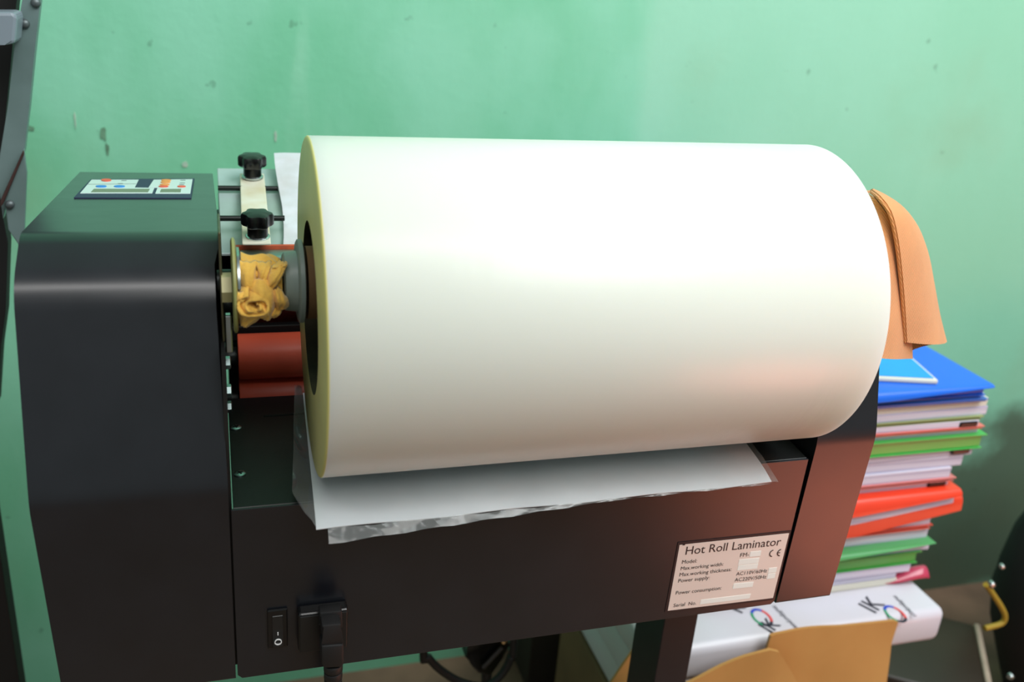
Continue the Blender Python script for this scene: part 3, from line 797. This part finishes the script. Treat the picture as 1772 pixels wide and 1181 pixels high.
G = [[lft[i].lerp(inn[i], j / 6) + Vector((0, -.0015 * math.sin(math.pi * j / 6), 0)) for j in range(9)] for i in range(NT)]
sheet(bm, G, .0018)
# rolled hem bead along the fold
tube(bm, hem, .0014, 8)
# the part tucked over the shaft bracket behind the roll
top = resample(curve_y([(1490, 345, .070), (1497, 338, .08), (1508, 333, .09)], 4), 8)
G = [[p + Vector((-.018 * u, .0, -.004 * u * u)) for u in (0, .35, .7, 1)] for p in top]
sheet(bm, G, .0018)
orag = centre(obj('orange_cloth', bm, M_ORAG, None, True))
tag(orag, 'folded orange twill cloth hanging over the right end of the film roll', 'cloth')

# ================================================================== PAPER PILE
YB = .285          # front of the file pile
ZR = -.25          # top of the paper reams
GROUP_R = 'white wrapped paper reams piled on the floor'
M_WRAP = mat('white_ream_wrap', (214, 210, 222), .4, col2=(204, 200, 204), vscale=6, coat=.2)
M_RINGB = mat('blue_print', (40, 70, 190), .5); M_RINGR = mat('red_print', (222, 66, 62), .5); M_RINGG = mat('green_print', (40, 150, 104), .5); M_RINGK = mat('dark_print', (44, 44, 58), .5)
RX0, RX1, RY0, RY1 = .465, .885, .228, .525
def ream(i, z1):
    z0 = z1 - .052; x0, x1 = ((RX0, RX1), (.472, .786), (.478, .790))[i]; dy = (0, .004, .001)[i]
    lbl = ('white wrapped paper ream with ring logos on top, carrying the files', 'white wrapped paper ream next under the one with ring logos',
           'lowest white wrapped paper ream, mostly hidden behind the kraft envelopes')[i]
    t = thing('paper_ream', lbl, 'paper ream', ((x0 + x1) / 2, (RY0 + RY1) / 2, z0), GROUP_R)
    bm = bmesh.new(); box(bm, x0, x1, RY0 + dy, RY1 + dy, z0, z1 - .0003, .012 if i == 0 else .006, 4)
    obj('wrapper', bm, M_WRAP, t, True)
    bm = bmesh.new(); prism(bm, [(x1 + .0001, RY0 + dy + .015, z0 + .012), (x1 + .0001, RY1 + dy - .015, z0 + .012), (x1 + .0001, RY1 + dy - .05, z0 + .03), (x1 + .0001, RY0 + dy + .05, z0 + .03)], (.0006, 0, 0))
    obj('end_flap', bm, M_WRAP, t)
    return t
zt = ZR; reams = []
for i in range(3):
    reams.append(ream(i, zt)); zt -= .0523
ct = thing('brown_carton', 'brown carton on the floor under the white reams, behind the kraft envelopes', 'box', (.63, .38, FLOOR))
M_CARD = mat('brown_carton_board', (120, 92, 62), .7, var=.25, vscale=12)
bm = bmesh.new(); box(bm, .475, .78, RY0 + .006, RY1, FLOOR, zt - .0012, .003); obj('carton_body', bm, M_CARD, ct)
bm = bmesh.new(); box(bm, .476, .779, RY0 + .007, .372, zt - .0011, zt - .0002); obj('flap', bm, M_CARD, ct)
bm = bmesh.new(); box(bm, .476, .779, .374, RY1 - .001, zt - .0011, zt - .0002); obj('flap', bm, M_CARD, ct)
def ring_logo(px, py, ang, t):
    c = onz(px, py, ZR)
    M = Matrix.Rotation(ang, 3, 'Z')
    segs = [(-40, 50, M_RINGR), (50, 140, M_RINGB), (140, 235, M_RINGG), (235, 320, M_RINGK)]
    for a0, a1, mt in segs:
        bm = bmesh.new(); poly = []
        for k in range(9): a = R(a0 + (a1 - a0) * k / 8); poly.append(c + Vector((math.cos(a) * .0125, math.sin(a) * .0175, .0)))
        for k in range(9): a = R(a1 + (a0 - a1) * k / 8); poly.append(c + Vector((math.cos(a) * .0092, math.sin(a) * .0132, .0)))
        prism(bm, poly, (0, 0, .0002)); obj('ring_logo', bm, mt, t)
def ream_text(s, a, b, h, t):
    pa, pb = onz(*a, ZR + .0002), onz(*b, ZR + .0002); d = (pb - pa).normalized(); upv = Vector((-d.y, d.x, 0))
    obj('lettering', text_bm(s, pa, pb, upv, h, .01), M_RINGK, t)
top_ream = reams[0]
ring_logo(1318, 1069, 0, top_ream); ring_logo(1549, 1063, 0, top_ream)
ream_text('IK', (1336, 1096), (1352, 1082), .020, top_ream)
ream_text('multipurpose', (1336, 1050), (1378, 1090), .007, top_ream); ream_text('IK', (1515, 1062), (1532, 1046), .024, top_ream)
ream_text('multipurpose', (1545, 1032), (1582, 1068), .007, top_ream); ream_text('K', (1284, 1062), (1292, 1050), .02, top_ream)

# files, folders and loose pages in the pile
P_WHITE = page_material('white_page_edges', (216, 212, 228), (176, 170, 196))
P_CREAM = page_material('cream_page_edges', (226, 222, 208), (200, 194, 180))
def paint(name, c, r=.35): return mat(name, c, r, var=.12, vscale=10, coat=.15)
def pz(px, py, y=YB): return ony(px, py, y)
GRP = 'files and folders stacked on the paper reams'
# (name, label, category, y px of top at right end, y px of bottom at right end, x px of right end, colour or None, droop left, droop right, rot)
FILES = [
 ('document_folder', 'large blue plastic folder with a lifted corner under the light blue booklet', 'folder', 664, 684, 1714, (18, 104, 226), .010, .002, .0),
 ('paper_stack', 'pale grey-white page block just under the large blue folder', 'papers', 684, 690, 1712, None, 0, 0, .01),
 ('document_folder', 'thin blue folder between two white page blocks', 'folder', 690, 693.5, 1708, (62, 112, 196), 0, 0, .0),
 ('paper_stack', 'thickest white page block near the top of the pile', 'papers', 693.5, 721, 1719, None, 0, 0, .015),
 ('document_folder', 'thin brown and green folder below the thickest upper page block', 'folder', 721, 727, 1704, (140, 160, 100), 0, 0, .0),
 ('paper_stack', 'white pages with a black clip below the thin brown green folder', 'papers', 727, 738, 1702, None, 0, 0, -.01),
 ('document_folder', 'thin salmon red folder just above the bright green folder', 'folder', 738, 742, 1703, (228, 120, 110), 0, 0, .0),
 ('paper_stack', 'thin white pages resting on the bright green folder', 'papers', 742, 752, 1702, None, 0, 0, .0),
 ('document_folder', 'thick bright green folder in the upper half of the pile', 'folder', 752, 774, 1706, (72, 176, 80), 0, .004, .0),
 ('paper_stack', 'white clipped pages directly under the thick bright green folder', 'papers', 774, 790, 1690, None, 0, 0, .01),
 ('paper_stack', 'white pages in the middle of the pile, stepped in at the end', 'papers', 790, 808, 1676, None, 0, 0, -.005),
 ('paper_stack', 'white pages just above the thin rose folder', 'papers', 808, 827, 1655, None, 0, 0, .0),
 ('document_folder', 'thin rose folder above the upper orange-red folder', 'folder', 827, 832, 1654, (214, 124, 122), 0, 0, .0),
 ('paper_stack', 'white pages with a black clip on the upper orange-red folder', 'papers', 832, 843, 1650, None, 0, 0, .0),
 ('document_folder', 'upper orange-red folder with its front cover drooping', 'folder', 843, 852, 1656, (240, 66, 36), .019, .007, .0),
 ('paper_stack', 'white pages between the two orange-red folders', 'papers', 852, 862, 1650, None, .028, .013, .0),
 ('document_folder', 'lower orange-red folder sticking out with a drooping cover', 'folder', 862, 884, 1664, (232, 66, 34), .039, .0175, -.02),
 ('paper_stack', 'white pages just under the lower orange-red folder', 'papers', 884, 908, 1622, None, 0, 0, .0),
 ('document_folder', 'thin red folder between white pages below the orange-red folders', 'folder', 908, 915, 1614, (226, 92, 76), 0, 0, .0),
 ('paper_stack', 'white pages above the thin green folder low in the pile', 'papers', 915, 934, 1616, None, 0, 0, .0),
 ('document_folder', 'thin green folder low in the pile', 'folder', 934, 941, 1612, (86, 166, 100), .006, 0, .0),
 ('paper_stack', 'white pages between the two lowest green folders', 'papers', 941, 954, 1614, None, 0, 0, .0),
 ('document_folder', 'lowest thick green folder near the bottom of the pile', 'folder', 954, 975, 1597, (76, 172, 80), 0, 0, .0),
 ('paper_stack', 'white pages under the lowest thick green folder', 'papers', 975, 990, 1584, None, 0, 0, .0),
 ('paper_stack', 'bottom-most pale pages of the pile resting on the ream', 'papers', 990, 1013, 1560, None, 0, 0, .0),
]
def flap(t, x0, xr, y0, y1, z1, dl, dr, ext, mt, name):
    """top cover whose front edge hangs down over the pile's front"""
    bm = bmesh.new(); G = []; ext_ = ext if dl else 0
    for i in range(17):
        v = i / 16; row = []
        for j in range(15):
            u = j / 14; x = x0 + (xr - x0) * u; dro = dl + (dr - dl) * max(0, (u - .48) / .52)
            q = max(0, (v - .5) / .5) if dl else 0; vv = min(1, v / .5) if dl else v
            y = y1 + (y0 - .001 - y1) * vv - ext_ * (1 - u * .5) * math.sin(q * math.pi / 2)
            row.append(Vector((x, y, z1 - .0003 - dro * (1 - math.cos(q * math.pi / 2)))))
        G.append(row)
    sheet(bm, G, .0012); return obj(name, bm, mt, t, True)
zs_top = pz(FILES[0][5], FILES[0][3]).z
zprev = None
spans = []
zcur = zs_top
tot = [pz(f[5], f[4]).z for f in FILES]
for k, f in enumerate(FILES):
    spans.append([zcur, tot[k]]); zcur = tot[k]
# fit the bottom to the ream
spans[-1][1] = ZR + .0003
for k, f in enumerate(FILES):
    name, label, cat, _, _, xpx, col, dl, dr, rot = f
    z1, z0 = spans[k]; xr = pz(xpx, f[3]).x; x0 = xr - (.31 if col else .297); y0 = YB + (.0 if col else .004) + .002 * math.sin(k * 2.1); y1 = y0 + .225
    t = thing(name, label, cat, ((x0 + xr) / 2, (y0 + y1) / 2, z0), GRP)
    if col:
        pm = paint('folder_plastic_%02x%02x%02x' % col, col)
        flap(t, x0, xr, y0, y1, z1, dl, dr, {14: .016, 16: .008}.get(k, .012), pm, 'cover')
        if z1 - z0 > .004:
            bm = bmesh.new(); box(bm, x0 + .002, xr - .004, y0 + .003, y1 - .002, z0 + .0012, z1 - .0018, .0004, 1); obj('card_leaves', bm, pm, t)
        bm = bmesh.new(); box(bm, x0, xr - .002, y0, y1, z0 + .0001, z0 + .0011, .0002, 1); obj('back_cover', bm, pm, t)
    else:
        if dl: flap(t, x0, xr, y0, y1, z1, dl, dr, .012, P_WHITE, 'loose_page')
        n = max(1, round((z1 - z0) / .012)); h = (z1 - z0) / n
        for s in range(n):
            bm = bmesh.new(); box(bm, x0 + .003 * math.sin(s + k), xr - .004 * ((s * 7 + k) % 3) / 2, y0 + .001 * s, y1 - .002 * s, z0 + h * s + .0001, z0 + h * (s + 1) - .0001, .0006, 1, rz=rot)
            obj('page_block', bm, P_WHITE if (k + s) % 4 else P_CREAM, t)
        if 'clip' in label:
            bm = bmesh.new(); box(bm, xr - .035, xr - .008, y0 - .0035, y0 + .01, z1 - .008, z1 - .0012, .0015); obj('black_clip', bm, M_PLASTIC, t)
# light blue booklet on top
ZT0 = zs_top + .0004
c1, c2 = onz(1622, 667, ZT0), onz(1566, 617, ZT0)
e = (c2 - c1).normalized(); f_ = Vector((e.y, -e.x, 0)); f_ = -f_ if f_.x > 0 else f_
bk = thing('booklet', 'light blue booklet with white page edges lying on top of the pile', 'booklet', c1 + e * .1 + f_ * .07 + Vector((0, 0, 0)), GRP)
def slab(bm, ins, z0, z1, bev):
    a = c1 + e * ins + f_ * ins; b_ = c1 + e * (.2 - ins) + f_ * ins; c_ = c1 + e * (.2 - ins) + f_ * (.15 - ins); d_ = c1 + e * ins + f_ * (.15 - ins)
    hexa(bm, [Vector((p.x, p.y, z0)) for p in (a, b_, c_, d_)] + [Vector((p.x, p.y, z1)) for p in (a, b_, c_, d_)], bev, 2)
bm = bmesh.new(); slab(bm, .0, ZT0 + .0008, ZT0 + .0065, .0015); obj('pages', bm, P_CREAM, bk, True)
bm = bmesh.new(); slab(bm, .004, ZT0 + .0066, ZT0 + .0076, .0004); obj('cover', bm, paint('light_blue_cover', (20, 156, 240)), bk)
bm = bmesh.new(); slab(bm, .001, ZT0, ZT0 + .0007, .0002); obj('back_cover', bm, MATS['light_blue_cover'], bk)
# crimson packet at the foot of the pile
c = onz(1570, 1010, ZR)
bm = bmesh.new(); G = []
for i in range(9):
    row = []
    for j in range(13):
        u = j / 12; v = i / 8
        p = onz(1478 + 124 * u, 1012 - 2 * u, ZR); p.y += .03 * v - .004; p.z = ZR + .0016 + (.004 + .016 * u * u) * math.sin(math.pi * min(1, .15 + v * .85)) + .002 * math.sin(u * 9)
        row.append(p)
    G.append(row)
sheet(bm, G, .001)
tag(centre(obj('crimson_packet', bm, mat('crimson_plastic', (176, 40, 64), .3, col2=(214, 84, 120), vscale=10, coat=.3), None, 'all')), 'crumpled crimson plastic packet squeezed between the files and the ream', 'packet')

# kraft paper in front of the reams
M_KRAFT = mat('brown_kraft_paper', (196, 148, 84), .6, col2=(180, 128, 66), vscale=7, bump=.25, bscale=14)
def leaning(poly, ytop, lean, name, label, cat, seed, mt=M_KRAFT, th=.004):
    """poly in pixels (upper outline, left to right); the sheet leans and reaches the floor"""
    tops = [Vector(ony(x, y, ytop)) for x, y in poly]
    # resample along the outline
    tp_ = resample(tops, 25); bm = bmesh.new(); G = []
    for p in tp_:
        row = []
        for k in range(15):
            t = k / 14; z = p.z + (FLOOR + .004 - p.z) * t
            y = ytop - lean * (p.z - z) / (tops[0].z - FLOOR) + .006 * noise.noise(Vector((p.x * 14 + seed, z * 9, seed)))
            x = p.x + (.006 * noise.noise(Vector((z * 20, seed, 0))))
            row.append(Vector((x, y, z)))
        G.append(row)
    sheet(bm, G, th)
    return tag(centre(obj(name, bm, mt, None, True)), label, cat, 'brown kraft envelopes leaning on the reams')
leaning([(1329, 1098), (1332, 1095), (1440, 1086), (1553, 1076), (1555, 1079)], .215, .035, 'kraft_envelope', 'tall brown kraft envelope leaning on the reams, furthest right', 'envelope', 2.0)
leaning([(1060, 1236), (1100, 1215), (1190, 1181), (1290, 1138), (1338, 1121), (1348, 1128), (1420, 1250)], .190, .022, 'kraft_envelope', 'brown kraft envelope with a slanting top edge in front of the taller one', 'envelope', 5.0)
leaning([(1052, 1190), (1094, 1128), (1110, 1122), (1125, 1128)], .222, .02, 'kraft_envelope', 'brown kraft envelope edge showing left of the stand post', 'envelope', 8.0)

# ================================================================== BEHIND AND BELOW
# leaning pale board
bm = bmesh.new()
def lean_pt(px, py, y): return ony(px, py, y)
tl, tr = ony(1043, 1064, .605), ony(1128, 1050, .61)
bl_, br_ = ony(1098, 1181, .56), ony(1150, 1181, .565)
def ext_floor(a, b): return a + (b - a) * ((FLOOR + .002 - a.z) / (b.z - a.z))
fl_, fr_ = ext_floor(tl, bl_), ext_floor(tr, br_); tl2 = tl + (tl - bl_) * .5; tr2 = tr + (tr - br_) * .5
dth = Vector((0, .016, 0)); hexa(bm, [fl_, fr_, fr_ + dth, fl_ + dth, tl2, tr2, tr2 + dth, tl2 + dth], .002)
tag(centre(obj('leaning_board', bm, mat('pale_grey_green_board', (142, 164, 150), .6, var=.15, vscale=10), None)), 'pale grey-green board leaning behind the stand post', 'board')
# dark carton
bx = thing('dark_carton', 'dark brown carton on the floor under the laminator', 'box', (.54, .69, FLOOR))
M_DCART = mat('dark_carton_board', (48, 40, 28), .8, var=.35, vscale=9)
dz = -.46; dx0, dx1, dy0, dy1 = .478, .60, .645, .735
bm = bmesh.new(); box(bm, dx0, dx1, dy0, dy1, FLOOR, dz, .003); obj('carton_body', bm, M_DCART, bx)
bm = bmesh.new(); box(bm, dx0 + .001, dx1 - .001, dy0 + .001, .689, dz + .0001, dz + .002, .0005); obj('flap', bm, M_DCART, bx)
bm = bmesh.new(); box(bm, dx0 + .001, dx1 - .001, .691, dy1 - .001, dz + .0001, dz + .002, .0005); obj('flap', bm, M_DCART, bx)
# loop of black cable with an adapter
YC = .30
bm = bmesh.new()
loop = [ony(735, 1080, YC), ony(733, 1115, YC), ony(741, 1138, YC), ony(765, 1162, YC), ony(800, 1182, YC), ony(840, 1188, YC), ony(868, 1168, YC), ony(884, 1138, YC), ony(889, 1105, YC), ony(880, 1075, YC)]
loop = [Vector((loop[0].x, YC, .003))] + loop[1:-1] + [Vector((loop[-1].x, YC, .003))]
tube(bm, smooth_path(loop, 8), .0048, 12)
tag(centre(obj('cable_loop', bm, M_RUBBER, None, 'all')), 'black cable loop hanging below the laminator front panel', 'cable')
ad_ = thing('power_adapter', 'black power adapter hanging inside the cable loop', 'adapter', ony(840, 1150, YC + .03))
YA = YC + .03
poly = [(808, 1085), (862, 1082), (884, 1118), (870, 1140), (850, 1172), (826, 1166), (818, 1148), (804, 1140), (812, 1130)]
bm = bmesh.new(); prism(bm, [ony(x, y, YA) for x, y in poly], (0, .035, 0), bevel=.003); obj('adapter_body', bm, M_PLASTIC, ad_, True)
bm = bmesh.new(); tube(bm, [ony(868, 1122, YA - .004), ony(836, 1156, YA - .004)], .003, 10); obj('ridge', bm, mat('worn_plastic_ridge', (60, 54, 50), .4), ad_, True)
bm = bmesh.new(); cyl(bm, ony(872, 1111, YA - .006), ony(872, 1111, YA), .0032, 14, .0005); obj('contact_pin', bm, mat('brass_pin', (210, 160, 110), .25, metal=1), ad_, True)
bm = bmesh.new(); p0 = ony(842, 1168, YA + .018); lathe(bm, p0, (0, 0, -1), [(-.006, .007), (0, .007), (.012, .0062), (.014, .003), (.014, 0)], 20); obj('cable_gland', bm, M_RUBBER, ad_, True)
bm = bmesh.new(); p0 = ony(830, 1085, YA + .018); tube(bm, [p0, Vector((p0.x, p0.y, .002))], .003, 10); obj('cord', bm, M_RUBBER, ad_, True)

# grey metal machine frame at the left
YM = .42
mf = thing('metal_machine_frame', 'grey-green metal frame of the machine standing at the far left', 'machine', (-.19, YM, FLOOR))
M_FRAME = mat('grey_green_enamel', (112, 132, 132), .35, col2=(92, 112, 110), vscale=14, spec=.4)
M_FRAMED = mat('frame_dark_inside', (12, 12, 12), .7)
def slabpx(poly, y, th, mt, name, bev=.001):
    bm = bmesh.new(); prism(bm, [ony(a, c, y) for a, c in poly], (0, th, 0), bevel=bev); return obj(name, bm, mt, mf)
slabpx([(38, -160), (96, -160), (70, 0), (60, 90), (50, 190), (42, 262), (24, 300), (5, 380), (-6, 300), (14, 180), (25, 80), (40, -10)], YM, .012, M_FRAME, 'side_panel')
slabpx([(41, 258), (46, 300), (42, 400), (36, 430), (14, 398), (8, 350)], YM - .008, .006, M_FRAME, 'lower_plate')
slabpx([(40, 260), (42, 266), (6, 352), (0, 360), (0, 348)], YM - .0115, .003, mat('rust_edge', (66, 40, 36), .6, var=.3, vscale=80), 'rusted_edge')
slabpx([(-90, -160), (45, -160), (26, 30), (18, 120), (10, 200), (4, 330), (-90, 420)], YM + .03, .02, M_FRAMED, 'inner_panel')
slabpx([(-90, 320), (4, 330), (6, 380), (14, 420), (10, 540), (2, 600), (-4, 700), (-90, 760)], YM + .03, .02, M_FRAMED, 'inner_panel')
slabpx([(-40, 21), (22, 21), (30, 28), (26, 76), (8, 78), (-40, 82)], YM - .035, .034, mat('grey_bracket', (128, 140, 150), .35, var=.15), 'bracket', .003)
for px, py in ((62, 5), (43, 41), (17, 354)):
    c = ony(px, py, YM - (.0085 if py > 300 else 0)); bm = bmesh.new(); lathe(bm, c, (0, -1, 0), [(0, 0), (0, .0042), (.002, .004), (.0035, .0025), (.004, 0)], 16); obj('screw', bm, mat('dull_screw', (96, 104, 106), .45, metal=.6), mf, True)
bm = bmesh.new(); box(bm, -.33, -.24, YM, YM + .03, FLOOR, -.05, .002); obj('leg', bm, M_FRAMED, mf)
bm = bmesh.new(); box(bm, -.36, -.29, YM, YM + .03, -.0501, .25, .002); obj('leg', bm, M_FRAMED, mf)

# brown crate at the lower right with a pale worn edge
ZC = -.50
k0, k1 = onz(1692, 1082, ZC), onz(1712, 1181, ZC)
e2 = (k1 - k0).normalized(); g2 = Vector((e2.y, -e2.x, 0)); g2 = -g2 if g2.x > 0 else g2
cr = thing('brown_crate', 'dark brown box with a pale worn edge on the floor by the black bag', 'box', Vector((0, 0, FLOOR)) + Vector((k0.x, k0.y, 0)) + e2 * .12 + g2 * .14)
def ob(bm, s0, s1, t0, t1, z0, z1, bev):
    q = [k0 + e2 * a + g2 * b_ for a, b_ in ((s0, t0), (s1, t0), (s1, t1), (s0, t1))]
    hexa(bm, [Vector((p.x, p.y, z0)) for p in q] + [Vector((p.x, p.y, z1)) for p in q], bev, 3)
bm = bmesh.new(); ob(bm, 0, .20, .006, .20, FLOOR, ZC, .006); obj('crate_body', bm, mat('dark_brown_board', (50, 39, 29), .45, var=.3, vscale=7), cr, True)
bm = bmesh.new(); ob(bm, -.002, .202, -.004, .0058, FLOOR, ZC + .002, .003); obj('edge_trim', bm, mat('worn_pale_edge', (176, 156, 140), .4, var=.25, vscale=40), cr, True)

# black bag at the right border; its unseen side enlarged to shade the wall
bm = bmesh.new(); YG = .47; Lft = [(1815, 770), (1778, 850), (1742, 905), (1716, 960), (1698, 1010), (1698, 1060), (1710, 1120), (1722, 1181)]
rings = []
for i, (x, y) in enumerate(Lft):
    p = ony(x, y, YG); w = .12 + .12 * min(1, i / 3); ring = []
    cx = p.x + w + .02
    for k in range(32):
        a = 2 * math.pi * k / 32; c_ = math.copysign(abs(math.cos(a)) ** .7, math.cos(a)); s_ = math.copysign(abs(math.sin(a)) ** .7, math.sin(a))
        wob = 1 + .05 * noise.noise(Vector((c_ * 2, s_ * 2, i * .8)))
        ring.append(bm.verts.new((cx + (w + .02) * c_ * wob, YG - .05 + (.06 + .03 * min(1, i / 3)) * s_ * wob, p.z)))
    rings.append(ring)
last = rings[-1]; bot = [bm.verts.new((v.co.x + .0, v.co.y, FLOOR)) for v in last]; rings.append(bot)
for A, B in zip(rings, rings[1:]):
    for k in range(32): bm.faces.new((A[k], A[(k + 1) % 32], B[(k + 1) % 32], B[k]))
bm.faces.new(rings[0]); bm.faces.new(rings[-1])
bg_ = thing('black_bag', 'black bag with a yellow strap at the right border', 'bag', (1.45, .49, FLOOR))
obj('bag_body', bm, mat('black_bag_fabric', (10, 9, 9), .75, var=.3, vscale=30), bg_, 'all')
bm = bmesh.new(); YS = .315
tube(bm, smooth_path([ony(1706, 1012, YS), ony(1716, 1026, YS), ony(1733, 1052, YS), ony(1739, 1068, YS), ony(1732, 1080, YS), ony(1704, 1088, YS)], 6), .0042, 10)
obj('yellow_strap', bm, mat('yellow_webbing', (170, 140, 40), .6, var=.15), bg_, True)
for px, py, r in ((1717, 1013, .0055), (1735, 982, .004), (1750, 1172, .005)):
    c = ony(px, py, YS - .004); bm = bmesh.new(); lathe(bm, c, (0, -1, 0), [(-.004, 0), (-.004, r), (0, r), (r * .5, r * .7), (r * .7, 0)], 16); obj('buckle_rivet', bm, M_STEEL, bg_, True)
